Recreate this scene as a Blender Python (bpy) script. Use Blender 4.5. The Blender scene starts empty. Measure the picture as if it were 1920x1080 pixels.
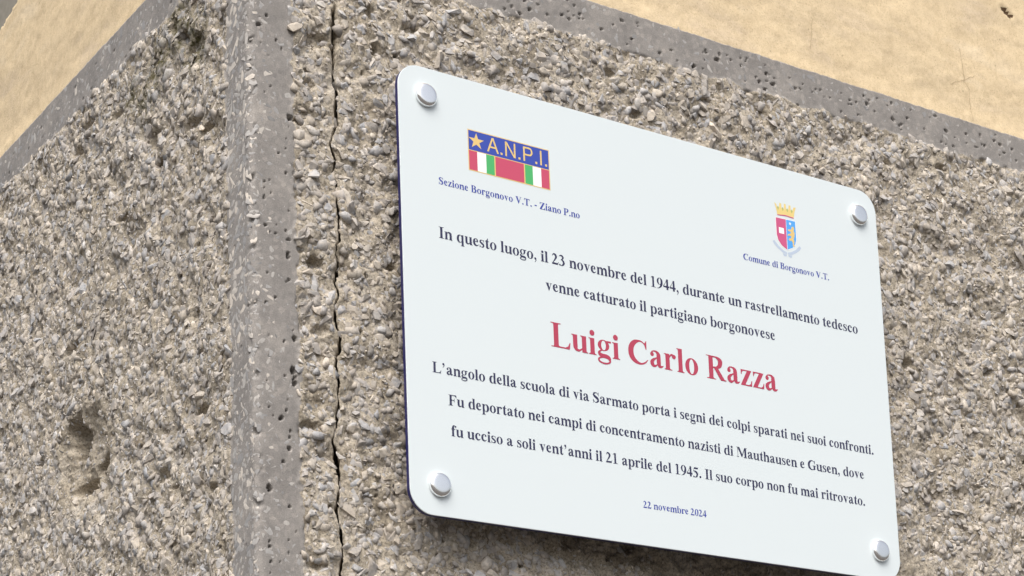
import bpy, math, random
import numpy as np
from mathutils import Vector, Matrix

# ------------------------------------------------------------------ camera, world, sun, exposure
sc = bpy.context.scene
COL = sc.collection
CAM = (-0.799728, -1.556483, 1.602554)
YAW, PITCH, ROLL = 0.596192, 0.168511, -0.037893
F_PX, CY = 3921.2949, 1386.3958

def make_camera():
    ca, sa, cb, sb, cc, s_ = (math.cos(YAW), math.sin(YAW), math.cos(PITCH), math.sin(PITCH), math.cos(ROLL), math.sin(ROLL))
    fwd = Vector((sa * cb, ca * cb, sb)); r = Vector((ca, -sa, 0)); u = r.cross(fwd)
    r2 = r * cc + u * s_; u2 = u * cc - r * s_
    cd = bpy.data.cameras.new('camera'); cam = bpy.data.objects.new('camera', cd); COL.objects.link(cam)
    cam.matrix_world = Matrix(((r2.x, u2.x, -fwd.x, CAM[0]), (r2.y, u2.y, -fwd.y, CAM[1]), (r2.z, u2.z, -fwd.z, CAM[2]), (0, 0, 0, 1)))
    cd.sensor_fit = 'HORIZONTAL'; cd.sensor_width = 36.0
    cd.lens = F_PX / 1920 * 36.0
    cd.shift_y = (CY - 540) / 1920            # a rising-front lens: verticals stay almost parallel
    cd.clip_start = 0.05; cd.clip_end = 3000
    sc.camera = cam
make_camera()

SUN_EL, SUN_AZ = math.radians(53), math.radians(217)     # azimuth clockwise from +Y: in front of the wall
world = bpy.data.worlds.new('World'); sc.world = world; world.use_nodes = True
wn = world.node_tree.nodes; wl = world.node_tree.links
sky = wn.new('ShaderNodeTexSky'); sky.sky_type = 'NISHITA'; sky.sun_disc = False
sky.sun_elevation = SUN_EL; sky.sun_rotation = SUN_AZ; sky.air_density = 1.0; sky.dust_density = 5.0; sky.ozone_density = 1.0
hsv = wn.new('ShaderNodeHueSaturation'); hsv.inputs['Saturation'].default_value = 0.42   # overcast: the blue is mostly gone
wl.new(sky.outputs[0], hsv.inputs['Color']); wl.new(hsv.outputs[0], wn['Background'].inputs[0])
wn['Background'].inputs[1].default_value = 0.10
sd = bpy.data.lights.new('sun', 'SUN'); sd.energy = 1.5; sd.angle = math.radians(40); sd.color = (1.0, 0.955, 0.90)
so = bpy.data.objects.new('sun', sd); COL.objects.link(so)
sv = Vector((math.sin(SUN_AZ) * math.cos(SUN_EL), math.cos(SUN_AZ) * math.cos(SUN_EL), math.sin(SUN_EL)))
so.rotation_euler = sv.to_track_quat('Z', 'Y').to_euler(); so.location = (0, -3, 8)
sc.view_settings.view_transform = 'Standard'; sc.view_settings.look = 'None'
sc.view_settings.exposure = 0.90; sc.view_settings.gamma = 1.0; sc.view_settings.use_curve_mapping = False

# ------------------------------------------------------------------ small tools
def tag(o, label=None, cat=None, group=None, kind=None):
    if label: o['label'] = label
    if cat: o['category'] = cat
    if group: o['group'] = group
    if kind: o['kind'] = kind
    return o

def empty(name, loc=(0, 0, 0)):
    o = bpy.data.objects.new(name, None); o.location = loc; o.empty_display_size = 0.05; COL.objects.link(o); return o

def link(name, me, parent=None, loc=None):
    o = bpy.data.objects.new(name, me); COL.objects.link(o)
    if parent: o.parent = parent
    if loc is not None: o.location = loc
    return o

def np_mesh(name, V, F, mat, smooth=False, mat_index=None, mats=None):
    """V (n,3), F (m,k) arrays -> mesh"""
    me = bpy.data.meshes.new(name); V = np.asarray(V, np.float32); F = np.asarray(F, np.int32); k = F.shape[1]
    me.vertices.add(len(V)); me.vertices.foreach_set('co', V.ravel())
    me.loops.add(F.size); me.loops.foreach_set('vertex_index', F.ravel())
    me.polygons.add(len(F)); me.polygons.foreach_set('loop_start', np.arange(0, F.size, k, dtype=np.int32))
    me.polygons.foreach_set('loop_total', np.full(len(F), k, np.int32))
    me.polygons.foreach_set('use_smooth', np.full(len(F), smooth, bool))
    for m in (mats or [mat]): me.materials.append(m)
    if mat_index is not None: me.polygons.foreach_set('material_index', np.asarray(mat_index, np.int32))
    me.update(calc_edges=True); me.validate(); return me

def grid_faces(nr, nc):
    i = np.arange(nr - 1)[:, None] * nc + np.arange(nc - 1)[None, :]
    return np.stack([i, i + 1, i + nc + 1, i + nc], -1).reshape(-1, 4)

def ss(a, b, x):
    t = np.clip((x - a) / (b - a), 0, 1); return t * t * (3 - 2 * t)

def _h(ix, iy, seed):
    n = (ix.astype(np.int64) * 374761393 + iy.astype(np.int64) * 668265263 + seed * 982451653) & 0xffffffff
    n = ((n ^ (n >> 13)) * 1274126177) & 0xffffffff
    return ((n ^ (n >> 16)) & 0xffff) / 65536.0

def perlin(x, y, seed):
    x = np.asarray(x, float) + 1000; y = np.asarray(y, float) + 1000
    ix = np.floor(x); iy = np.floor(y); fx = x - ix; fy = y - iy; ix = ix.astype(np.int64); iy = iy.astype(np.int64)
    def g(dx, dy):
        a = _h(ix + dx, iy + dy, seed) * 2 * np.pi
        return np.cos(a) * (fx - dx) + np.sin(a) * (fy - dy)
    u = fx ** 3 * (fx * (fx * 6 - 15) + 10); v = fy ** 3 * (fy * (fy * 6 - 15) + 10)
    return 1.5 * ((g(0, 0) * (1 - u) + g(1, 0) * u) * (1 - v) + (g(0, 1) * (1 - u) + g(1, 1) * u) * v)

# ------------------------------------------------------------------ materials
def new_mat(name, rough=0.8, spec=0.3):
    m = bpy.data.materials.new(name); m.use_nodes = True; nt = m.node_tree
    b = nt.nodes['Principled BSDF']; b.inputs['Roughness'].default_value = rough; b.inputs['Specular IOR Level'].default_value = spec
    return m, nt, b

def ramp(nt, fac, stops, interp='LINEAR'):
    r = nt.nodes.new('ShaderNodeValToRGB'); e = r.color_ramp.elements; r.color_ramp.interpolation = interp
    while len(e) < len(stops): e.new(0.5)
    for el, (p, c) in zip(e, stops): el.position = p; el.color = (*c, 1)
    nt.links.new(fac, r.inputs[0]); return r.outputs[0]

def noise(nt, scale, detail=3, rough=0.6, vec=None, dist=0.0):
    n = nt.nodes.new('ShaderNodeTexNoise'); n.inputs['Scale'].default_value = scale; n.inputs['Detail'].default_value = detail
    n.inputs['Roughness'].default_value = rough; n.inputs['Distortion'].default_value = dist
    if vec: nt.links.new(vec, n.inputs['Vector'])
    return n.outputs['Fac']

def mix(nt, fac, a, b, mode='MIX'):
    m = nt.nodes.new('ShaderNodeMix'); m.data_type = 'RGBA'; m.blend_type = mode
    if isinstance(fac, (int, float)): m.inputs[0].default_value = fac
    else: nt.links.new(fac, m.inputs[0])
    for i, v in ((6, a), (7, b)):
        if isinstance(v, tuple): m.inputs[i].default_value = (*v, 1)
        else: nt.links.new(v, m.inputs[i])
    return m.outputs[2]

def mathn(nt, op, a, b=0.0, clamp=False):
    m = nt.nodes.new('ShaderNodeMath'); m.operation = op; m.use_clamp = clamp
    for i, v in ((0, a), (1, b)):
        if isinstance(v, (int, float)): m.inputs[i].default_value = v
        else: nt.links.new(v, m.inputs[i])
    return m.outputs[0]

def bump(nt, b, h, strength, dist):
    n = nt.nodes.new('ShaderNodeBump'); n.inputs['Strength'].default_value = strength; n.inputs['Distance'].default_value = dist
    nt.links.new(h, n.inputs['Height']); nt.links.new(n.outputs[0], b.inputs['Normal'])

def position(nt): return nt.nodes.new('ShaderNodeNewGeometry').outputs['Position']

MOSS = [((0, .145, 2.625), .045), ((0, .185, 2.60), .04), ((0, .11, 2.59), .045), ((0, .22, 2.575), .03), ((0, .25, 2.60), .028), ((0, .13, 2.665), .04)]
def moss_mask(nt):
    """lichen that grows in a patch high on the left face (a stain with a place and shape of its own)"""
    pos = position(nt); acc = None
    for c, r in MOSS:
        d = nt.nodes.new('ShaderNodeVectorMath'); d.operation = 'DISTANCE'; nt.links.new(pos, d.inputs[0]); d.inputs[1].default_value = c
        f = mathn(nt, 'SUBTRACT', 1.0, mathn(nt, 'DIVIDE', d.outputs['Value'], r), True)
        acc = f if acc is None else mathn(nt, 'MAXIMUM', acc, f)
    n = noise(nt, 110, 3, .65, pos)
    f = mathn(nt, 'MULTIPLY', mathn(nt, 'ADD', acc, -0.05), mathn(nt, 'MULTIPLY', mathn(nt, 'SUBTRACT', n, 0.40, True), 9.0), True)
    return f

MOSSC = (0.085, 0.075, 0.035)

def m_matrix():
    m, nt, b = new_mat('rough_concrete_mortar', 0.95, 0.15); pos = position(nt)
    a = ramp(nt, noise(nt, 22, 5, .65, pos), [(.30, (.23, .195, .15)), (.45, (.35, .31, .25)), (.58, (.43, .385, .32)), (.72, (.36, .34, .315))])
    c = ramp(nt, noise(nt, 420, 3, .7, pos), [(.32, (.45, .42, .38)), (.5, (.95, .95, .95)), (.68, (1.35, 1.3, 1.22))])
    k = mix(nt, 1.0, a, c, 'MULTIPLY')
    k = mix(nt, moss_mask(nt), k, MOSSC)
    nt.links.new(k, b.inputs['Base Color']); bump(nt, b, noise(nt, 700, 4, .7, pos), .7, .0012)
    return m

STONE_STOPS = [(0.0, (.26, .24, .225)), (.12, (.32, .30, .28)), (.28, (.375, .35, .33)), (.42, (.335, .34, .355)), (.55, (.43, .40, .365)), (.68, (.40, .36, .31)), (.80, (.50, .455, .395)), (.90, (.39, .395, .41)), (1.0, (.66, .585, .495))]
def m_stone(name, single):
    m, nt, b = new_mat(name, 0.85, 0.2); pos = position(nt)
    if single: src = nt.nodes.new('ShaderNodeObjectInfo').outputs['Random']
    else:
        at = nt.nodes.new('ShaderNodeAttribute'); at.attribute_name = 'tone'; src = at.outputs['Fac']
    a = ramp(nt, src, STONE_STOPS)
    v = ramp(nt, noise(nt, 260, 4, .65, pos), [(.3, (.66, .65, .63)), (.5, (1, 1, 1)), (.7, (1.28, 1.24, 1.18))])
    a = mix(nt, 1.0, a, v, 'MULTIPLY')
    dust = ramp(nt, noise(nt, 75, 4, .7, pos), [(.46, (0, 0, 0)), (.74, (.8, .8, .8))])
    dd = nt.nodes.new('ShaderNodeRGBToBW'); nt.links.new(dust, dd.inputs[0])
    a = mix(nt, dd.outputs[0], a, (.50, .435, .36))
    a = mix(nt, mathn(nt, 'MULTIPLY', moss_mask(nt), .75), a, MOSSC)
    nt.links.new(a, b.inputs['Base Color']); bump(nt, b, noise(nt, 600, 4, .65, pos), .5, .0008)
    return m

def m_border():
    m, nt, b = new_mat('smooth_drafted_concrete', 0.72, 0.35); pos = position(nt)
    a = ramp(nt, noise(nt, 24, 7, .68, pos), [(.3, (.195, .181, .168)), (.5, (.25, .233, .217)), (.7, (.315, .29, .264))])
    vo = nt.nodes.new('ShaderNodeTexVoronoi'); vo.inputs['Scale'].default_value = 230; nt.links.new(pos, vo.inputs['Vector'])
    c = ramp(nt, vo.outputs['Color'], [(.0, (.78, .79, .80)), (.35, (.95, .95, .95)), (.7, (1, 1, 1)), (.84, (1.28, 1.26, 1.24)), (1, (.70, .70, .72))])
    k = mix(nt, .75, a, mix(nt, 1.0, a, c, 'MULTIPLY'))
    k = mix(nt, 1.0, k, ramp(nt, noise(nt, 900, 2, .6, pos), [(.3, (.82, .82, .82)), (.7, (1.18, 1.18, 1.18))]), 'MULTIPLY')
    nt.links.new(k, b.inputs['Base Color']); bump(nt, b, noise(nt, 350, 5, .7, pos), .35, .0008)
    return m

def m_flake():
    m, nt, b = new_mat('ground_flush_aggregate', 0.6, 0.4)
    at = nt.nodes.new('ShaderNodeAttribute'); at.attribute_name = 'tone'; pos = position(nt)
    a = ramp(nt, at.outputs['Fac'], [(0, (.19, .185, .18)), (.25, (.27, .263, .258)), (.55, (.35, .338, .325)), (.8, (.42, .395, .365)), (1, (.58, .525, .46))])
    a = mix(nt, 1.0, a, ramp(nt, noise(nt, 300, 3, .6, pos), [(.3, (.85, .85, .85)), (.7, (1.15, 1.15, 1.15))]), 'MULTIPLY')
    nt.links.new(a, b.inputs['Base Color']); return m

def m_plaster():
    m, nt, b = new_mat('ochre_lime_plaster', 0.92, 0.2); pos = position(nt)
    mp = nt.nodes.new('ShaderNodeMapping'); mp.inputs['Rotation'].default_value = (0, math.radians(20), 0); mp.inputs['Scale'].default_value = (3.0, 3.0, 9.0)
    nt.links.new(pos, mp.inputs[0])
    a = ramp(nt, noise(nt, 2.2, 6, .62, mp.outputs[0], .4), [(.28, (.58, .47, .335)), (.45, (.64, .515, .34)), (.58, (.68, .545, .355)), (.75, (.69, .575, .41))])
    s = ramp(nt, noise(nt, 28, 6, .7, pos), [(.3, (.87, .86, .85)), (.55, (1, 1, 1)), (.75, (1.07, 1.07, 1.08))])
    a = mix(nt, 1.0, a, s, 'MULTIPLY')
    g = ramp(nt, noise(nt, 650, 2, .7, pos), [(.28, (.72, .69, .66)), (.42, (1, 1, 1)), (.72, (1.08, 1.08, 1.08))])
    a = mix(nt, 1.0, a, g, 'MULTIPLY')
    a = mix(nt, 1.0, a, ramp(nt, noise(nt, 160, 4, .7, pos), [(.35, (.93, .92, .9)), (.6, (1.03, 1.03, 1.03))]), 'MULTIPLY')
    vo = nt.nodes.new('ShaderNodeTexVoronoi'); vo.inputs['Scale'].default_value = 55; nt.links.new(pos, vo.inputs['Vector'])
    sp = ramp(nt, vo.outputs['Distance'], [(.04, (1, 1, 1)), (.09, (0, 0, 0))]); bw = nt.nodes.new('ShaderNodeRGBToBW'); nt.links.new(sp, bw.inputs[0])
    a = mix(nt, mathn(nt, 'MULTIPLY', bw.outputs[0], .45), a, (.25, .19, .12))
    nt.links.new(a, b.inputs['Base Color']); bump(nt, b, noise(nt, 420, 5, .75, pos), .45, .0012)
    return m

def m_plain(name, col, rough=.6, spec=.4, metal=0.0, var=None):
    m, nt, b = new_mat(name, rough, spec); b.inputs['Metallic'].default_value = metal
    if var:
        pos = position(nt); v = ramp(nt, noise(nt, var, 4, .6, pos), [(.3, tuple(c * .9 for c in col)), (.7, tuple(min(1, c * 1.06) for c in col))])
        nt.links.new(v, b.inputs['Base Color'])
    else: b.inputs['Base Color'].default_value = (*col, 1)
    return m

M_MATRIX, M_BORDER, M_PLASTER, M_FLAKE = m_matrix(), m_border(), m_plaster(), m_flake()
M_STONES, M_STONE1 = m_stone('aggregate_chips', False), m_stone('aggregate_chip', True)
M_RENDER = m_plain('bare_grey_render', (.27, .25, .21), .95, .1, var=120)
M_BROWN = m_plain('brown_chip_scar', (.12, .075, .045), .95, .1, var=200)
M_HAIR = m_plain('hairline_brown', (.40, .31, .20), .95, .1, var=200)  # brown strips laid on the plaster along the crack lines

# ------------------------------------------------------------------ the wall as one unrolled surface: u < 0 left face, u > 0 right face
RAD = 0.007; S_ARC = RAD * math.pi / 4; BW = 0.042; ZI = 2.644; ZP = 2.686
def frame(u):
    u = np.asarray(u, float); a = np.clip(u / S_ARC, -1, 1) * math.pi / 4
    nx = -np.sin(math.pi / 4 - a); ny = -np.cos(math.pi / 4 - a)
    x = RAD + RAD * nx + np.where(u > S_ARC, u - S_ARC, 0); y = RAD + RAD * ny + np.where(u < -S_ARC, -S_ARC - u, 0)
    return x, y, nx, ny
def surf(u, z, h):
    x, y, nx, ny = frame(u); return np.stack([x + nx * h, y + ny * h, z + 0 * x], -1)

CRACK = [(0.0885, 2.69), (0.086, 2.65), (0.087, 2.63), (0.0855, 2.6037), (0.0882, 2.5991), (0.0873, 2.5883), (0.0865, 2.5775), (0.0867, 2.5643), (0.0852, 2.5508), (0.0856, 2.543), (0.0841, 2.5295), (0.0876, 2.5147), (0.0856, 2.5011), (0.0861, 2.4882), (0.0873, 2.4822), (0.0809, 2.4688), (0.0798, 2.4608), (0.084, 2.4462), (0.0814, 2.4312), (0.0847, 2.4252), (0.0836, 2.4122), (0.0848, 2.3996), (0.0869, 2.3913), (0.0851, 2.3807), (0.0858, 2.3671), (0.0831, 2.3635), (0.0837, 2.3565), (0.0869, 2.349), (0.0859, 2.3387), (0.0822, 2.3293), (0.0851, 2.3233), (0.0844, 2.3146), (0.0802, 2.3063), (0.0812, 2.2929), (0.0829, 2.2796), (0.0846, 2.2749), (0.0801, 2.2492), (0.0813, 2.2339), (0.0805, 2.2229), (0.0807, 2.2115), (0.0786, 2.1929), (0.0743, 2.179), (0.078, 2.1717), (0.0802, 2.1539), (0.0813, 2.1408), (0.0767, 2.1207), (0.079, 2.1064), (0.0812, 2.0907), (0.0809, 2.0569), (0.079, 2.02), (0.081, 1.95), (0.079, 1.8), (0.081, 1.0), (0.08, 0.0)]
_cu = np.array([c[0] for c in CRACK])[::-1]; _cz = np.array([c[1] for c in CRACK])[::-1]
U_C = 0.083
def crack_u(z): return np.interp(z, _cz, _cu) + .0008 * perlin(z / .006, 0 * z + 3.3, 71) + .0007 * perlin(z / .0027, 0 * z + 8.3, 74)
def crack_w(z):
    w = .0032 + .0019 * perlin(z / .022, 0 * z + 1.7, 72) + .0009 * perlin(z / .006, 0 * z + 5.7, 73)
    return np.maximum(w, .0014) + .0042 * ss(2.539, 2.548, z) * (1 - .55 * ss(2.585, 2.60, z)) * (1 - .6 * ss(2.61, 2.64, z))

# hollows: u, z, radius u, radius z, depth
def RC(u, z, pr, pz, d): return (u, z, pr * .00066, pz * .00056, d)
def LC(u, z, pr, pz, d): return (u, z, pr * .0011, pz * .00056, d)
HOLLOW = [RC(0.0635, 2.3445, 17, 13, .0115), RC(0.0544, 2.1893, 18, 11, .009), RC(0.066, 2.5588, 22, 18, .009), RC(0.0584, 2.5151, 12, 12, .008), RC(0.1246, 2.6039, 14, 14, .008),
    RC(0.1707, 2.5976, 16, 14, .008), RC(0.1292, 2.5677, 8, 12, .008), RC(0.0463, 2.3514, 8, 8, .006), RC(0.0461, 2.4764, 5, 5, .007), RC(0.0485, 2.474, 6, 5, .006), RC(0.1397, 2.3549, 10, 9, .009),
    RC(0.527, 2.6132, 12, 10, .007), RC(0.4344, 2.5758, 12, 11, .007), RC(0.7945, 2.3742, 14, 12, .008), RC(0.8261, 2.5349, 12, 11, .007), RC(0.9115, 2.4698, 10, 10, .007), RC(0.8683, 2.6168, 14, 9, .007),
    RC(0.8204, 2.2269, 16, 13, .008), RC(0.9193, 2.3829, 12, 10, .007), RC(0.9343, 2.2853, 12, 10, .007), RC(0.4036, 2.6128, 14, 9, .007), RC(0.7847, 2.6038, 14, 9, .007), RC(0.0657, 2.28, 14, 11, .006), RC(0.0551, 2.0636, 16, 12, .006),
    LC(-0.405, 2.288, 20, 42, .030), LC(-0.343, 2.240, 25, 22, .042), LC(-0.383, 2.230, 30, 16, .026), LC(-0.375, 2.258, 62, 100, .0135), (0.56, 2.122, .24, .055, .015), LC(-0.4095, 2.3853, 16, 12, .008), LC(-0.1485, 2.6271, 9, 18, .011), LC(-0.1311, 2.6052, 10, 18, .010), LC(-0.1918, 2.6083, 8, 14, .008), LC(-0.1879, 2.5016, 8, 8, .008),  # the widest, behind the plaque's lower edge, is added to deepen its shadow
    LC(-0.3576, 2.6143, 14, 14, .008), LC(-0.3894, 2.5961, 12, 12, .008), LC(-0.1996, 2.5312, 14, 18, .009), LC(-0.1045, 2.5098, 14, 12, .008), LC(-0.1218, 2.5118, 10, 10, .007), LC(-0.1155, 2.3226, 14, 14, .009),
    LC(-0.1024, 2.5864, 20, 16, .007), LC(-0.289, 2.5947, 12, 10, .007), LC(-0.0823, 2.4923, 12, 10, .007), LC(-0.4913, 2.284, 8, 8, .007), LC(-0.1828, 2.188, 14, 14, .008), LC(-0.0816, 2.1479, 8, 7, .008), LC(-0.161, 2.1156, 9, 9, .007),
    LC(-0.1068, 2.2277, 14, 12, .008), LC(-0.2709, 2.4762, 12, 10, .006)]
HOLLOW = np.array(HOLLOW)
rng = np.random.default_rng(11)
# small air holes: border holes first, then holes in the rough faces
def pits():
    P = []
    for _ in range(75): P.append((rng.uniform(.010, BW - .001), rng.uniform(1.97, ZP - .006), .0006 + .0009 * rng.random() ** 2))
    for _ in range(26): P.append((-rng.uniform(.006, BW), rng.uniform(1.97, ZP), rng.uniform(.0006, .0012)))
    for _ in range(190): P.append((rng.uniform(.05, 1.05), rng.uniform(ZI + .004, ZP - .006), .0006 + .0014 * rng.random() ** 2))
    for _ in range(25): P.append((-rng.uniform(.05, .65), rng.uniform(ZI, ZP - .006), rng.uniform(.0008, .0014)))
    for _ in range(260): P.append((rng.uniform(.05, 1.05), rng.uniform(1.97, ZI), rng.uniform(.0014, .0028)))
    for _ in range(150): P.append((-rng.uniform(.05, .65), rng.uniform(1.97, ZI), rng.uniform(.0014, .0026)))
    P += [(.0345, 2.3445, .0026), (.040, 2.4770, .003), (.0375, 2.2380, .0030), (.0395, 2.2320, .0024), (.0385, 2.2270, .0028), (.0100, 2.559, .0022), (.0390, 2.268, .0026), (.0245, 2.193, .0022), (.032, 2.166, .002), (.012, 2.128, .003),
          (.548, 2.6655, .0026), (.515, 2.650, .0024), (.624, 2.657, .0026), (.605, 2.655, .002), (.80, 2.660, .0026)]
    return np.array(P)
PITS = pits()
def bin_index(arr, cell):
    d = {}
    for i, p in enumerate(arr): d.setdefault((int(math.floor(p[0] / cell)), int(math.floor(p[1] / cell))), []).append(i)
    return d

def rough_mask(u, z):
    wob = np.where(u < 0, 1.6, 1.0) * .0026 * perlin(u / .016, z / .016, 5) + .0020 * perlin(u / .006, z / .006, 6) + .0036 * perlin(u / .045, z / .045, 7)
    d = np.minimum(np.abs(u) - BW, ZI - z) + wob
    return ss(-.0012, .0042, d)

DEV = lambda u, z: np.clip(1 - np.abs(u - U_C) / .03, 0, 1) ** 2
def height(u, z):
    """relief of the concrete in metres, outward"""
    m = rough_mask(u, z)
    far = 1 - ss(0, 1, (np.maximum(np.abs(u) - 1.32, 0) + np.maximum(1.6 - z, 0)) / .12)
    sd_ = np.where(u < 0, .82, 1.0)
    h = .0002 + .0034 * perlin(u / .050, z / .050, 1) + .0034 * perlin(u / .022, z / .022, 2) + .0014 * perlin(u / .008, z / .008, 3) + .0006 * perlin(u / .0038, z / .0038, 4)
    # chisel strokes, falling to the right
    ca, sa = .50, -.87
    s = (u * ca + z * sa) / .085; t = (-u * sa + z * ca) / .026
    r = 1 - np.abs(perlin(s, t, 9)) * 3.2
    h = (h + .0023 * np.clip(r, -0.6, 1)) * sd_
    h = np.minimum(h, .0022 + .35 * (h - .0022)) * far - .0015 * (1 - far)
    for (cu, cz, ru, rz, dp) in HOLLOW:
        k = (np.abs(u - cu) < ru * 1.7) & (np.abs(z - cz) < rz * 1.7)
        if not k.any(): continue
        uu, zz = u[k], z[k]
        q = np.hypot((uu - cu) / ru, (zz - cz) / rz) + (.16 if dp > .012 else .35) * perlin(uu / .012, zz / .012, 21) + (.06 if dp > .012 else .2) * perlin(uu / .004, zz / .004, 22)
        h[k] -= dp * (1 - ss(.35, 1.15, q)) * (.9 + min(.3, .0012 / dp) * perlin(uu / .006, zz / .006, 23))
    hb = .0003 * perlin(u / .03, z / .03, 31) + .00012 * perlin(u / .006, z / .006, 32)
    hb = hb - .0035 * ss(.25, .7, perlin(u / .013, z / .013, 33)) * (1 - ss(0, .008, np.abs(u))) * (np.abs(u) < .02)
    return hb * (1 - m) + h * m, m

def add_pits(u, z, h):
    sh = u.shape; uf, zf, hf = u.ravel(), z.ravel(), h.ravel().copy()
    zr = z[:, 0] if z.ndim == 2 else None
    for (cu, cz, r) in PITS:
        r0 = max(0, int(np.searchsorted(ZROW, cz - 2.5 * r)) - 1); r1 = int(np.searchsorted(ZROW, cz + 2.5 * r)) + 1
        c0 = max(0, int(np.searchsorted(UCOL, cu - 2.5 * r)) - 6); c1 = int(np.searchsorted(UCOL, cu + 2.5 * r)) + 6
        us, zs = u[r0:r1, c0:c1], z[r0:r1, c0:c1]
        el = .75 + .6 * ((cz * 9173.0) % 1.0); q = np.hypot((us - cu) / (r * el), (zs - cz) / (r / el)) + .55 * perlin(us / .0028, zs / .0028, 41)
        h[r0:r1, c0:c1] -= (.002 + 2.2 * r) * (1 - ss(.55, 1.15, q))
    return h

def axis(segs):
    out = []
    for a, b, st in segs:
        n = max(1, int(round(abs(b - a) / st))); out += list(np.linspace(a, b, n, endpoint=False))
    out.append(segs[-1][1]); return np.array(out)

CK = [-.0006, 0, 1, 2, 3, .0006]
ucols = axis([(-6, -1.5, .5), (-1.5, -1.32, .02), (-1.32, -.66, .006), (-.66, -.10, .0022), (-.10, -.0045, .0013), (-.0045, .0045, .0007), (.0045, .079, .00095)])
ucols2 = axis([(.087, .16, .00095), (.16, 1.06, .0017), (1.06, 1.5, .006), (1.5, 1.7, .02), (1.7, 2.2, .1), (2.2, 7, .4)])
UCOL = np.concatenate([ucols, np.linspace(U_C - .0015, U_C + .0015, 8), ucols2]); NCK = len(ucols)
ZROW = axis([(0, 1.4, .2), (1.4, 1.6, .02), (1.6, 1.95, .006), (1.95, ZP, .0012)])
U, Z = np.meshgrid(UCOL, ZROW)
# warp columns so that the crack's eight columns follow its path exactly
cu = crack_u(Z); hw = crack_w(Z) / 2
T0, TE = .0015, .030
dist = U - U_C; ad = np.abs(dist); tt = np.clip((ad - T0) / (TE - T0), 0, 1)
open_w = 1.35 * hw + .0002                           # half width kept clear for the slot
U = np.where(ad < TE, cu * (1 - tt) + U_C * tt + np.sign(dist) * (open_w + (TE - open_w) * tt), U)
offs = [-1.35, -1.0, -.97, -.8, .8, .97, 1.0, 1.35]
for k in range(8):
    U[:, NCK + k] = cu[:, 0] + offs[k] * hw[:, 0]
# ragged top edge against the plaster
Z = Z + (.0007 * perlin(U / .010, 0 * U, 51) + .0009 * perlin(U / .045, 0 * U, 52) + .0004 * perlin(U / .004, 0 * U, 53)) * ss(ZP - .012, ZP, Z)
Hh, MASK = height(U, Z)
Hh = add_pits(U, Z, Hh)
# the crack itself: left lip slightly proud, a walled slot running in
inset = np.zeros_like(Hh); lip = Hh[:, NCK].copy(); lipr = Hh[:, NCK + 7].copy()
Hh[:, NCK + 1] = lip; Hh[:, NCK + 6] = lipr - .0004
wide = ss(2.539, 2.548, ZROW)
for k, dp in ((2, .016), (3, .045), (4, .045), (5, .016)):
    Hh[:, NCK + k] = lip - dp; U[:, NCK + k] += .62 * dp          # the crack runs in at a slant
Hh[:, NCK + 5] = np.where(wide > .4, lipr - .0065, Hh[:, NCK + 5]); Hh[:, NCK + 4] = np.where(wide > .4, lipr - .030, Hh[:, NCK + 4])
tmp = U[:, NCK + 4].copy(); U[:, NCK + 4] = np.where(wide > .4, cu[:, 0] - .05 * hw[:, 0] + .012, tmp); U[:, NCK + 5] = np.where(wide > .4, cu[:, 0] + .45 * hw[:, 0] + .0015, U[:, NCK + 5])
P = surf(U, Z, Hh)
# top ledge running back behind the plaster, as one more row
ledge = surf(U[-1], Z[-1], Hh[-1] * 0 - .03)
ledge[:, 2] = P[-1, :, 2]
P = np.concatenate([P, ledge[None]], 0); MASK = np.concatenate([MASK, 0 * MASK[-1:]], 0); UU = np.concatenate([U, U[-1:]], 0)
nr, nc = P.shape[:2]
FA = grid_faces(nr, nc)
mf = MASK.ravel()[FA].mean(1); uf = UU.ravel()[FA].mean(1); Pv = P.reshape(-1, 3)

def sub(faces, name, parent, mat, **kw):
    idx, inv = np.unique(faces, return_inverse=True)
    return link(name, np_mesh(name, Pv[idx], inv.reshape(faces.shape), mat, True, **kw), parent)

building = empty('building', (0, 0, 0))
tag(building, 'corner of a building with hammered grey concrete base, smooth margins and ochre plaster above', 'building')
FA = FA[:, ::1]
rough_r = sub(FA[(mf > .5) & (uf > 0)], 'hammered_face', building, M_MATRIX)
rough_r['label'] = 'cracked hammered concrete face that carries the white plaque'
rough_l = sub(FA[(mf > .5) & (uf < 0)], 'hammered_face', building, M_MATRIX)
rough_l['label'] = 'hammered concrete face left of the arris, with deep scars and dark lichen'
border = sub(FA[mf <= .5], 'smooth_margin', building, M_BORDER)

# ------------------------------------------------------------------ stones (aggregate chips)
def chip_variants(n, seed, npts=13, flat=.62, jit=(.86, 1.05)):
    import bmesh
    r = random.Random(seed); out = []
    for k in range(n):
        bm = bmesh.new()
        for i in range(npts):
            v = Vector((r.gauss(0, 1), r.gauss(0, 1), r.gauss(0, 1))).normalized()
            e = r.uniform(*jit)
            bm.verts.new((v.x * e * 1.12, v.y * e * .88, (v.z * e if v.z * e < .62 else .62 + .25 * (v.z * e - .62)) * flat))
        res = bmesh.ops.convex_hull(bm, input=bm.verts)
        bmesh.ops.delete(bm, geom=[g for g in res['geom_interior'] if isinstance(g, bmesh.types.BMVert)], context='VERTS')
        bmesh.ops.triangulate(bm, faces=bm.faces); bmesh.ops.recalc_face_normals(bm, faces=bm.faces)
        bm.verts.index_update()
        out.append((np.array([v.co[:] for v in bm.verts]), np.array([[v.index for v in f.verts] for f in bm.faces]))); bm.free()
    return out
VAR = chip_variants(24, 4, 14, .56, (.88, 1.06))
GRIT = chip_variants(6, 9, 7, .7)

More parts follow.
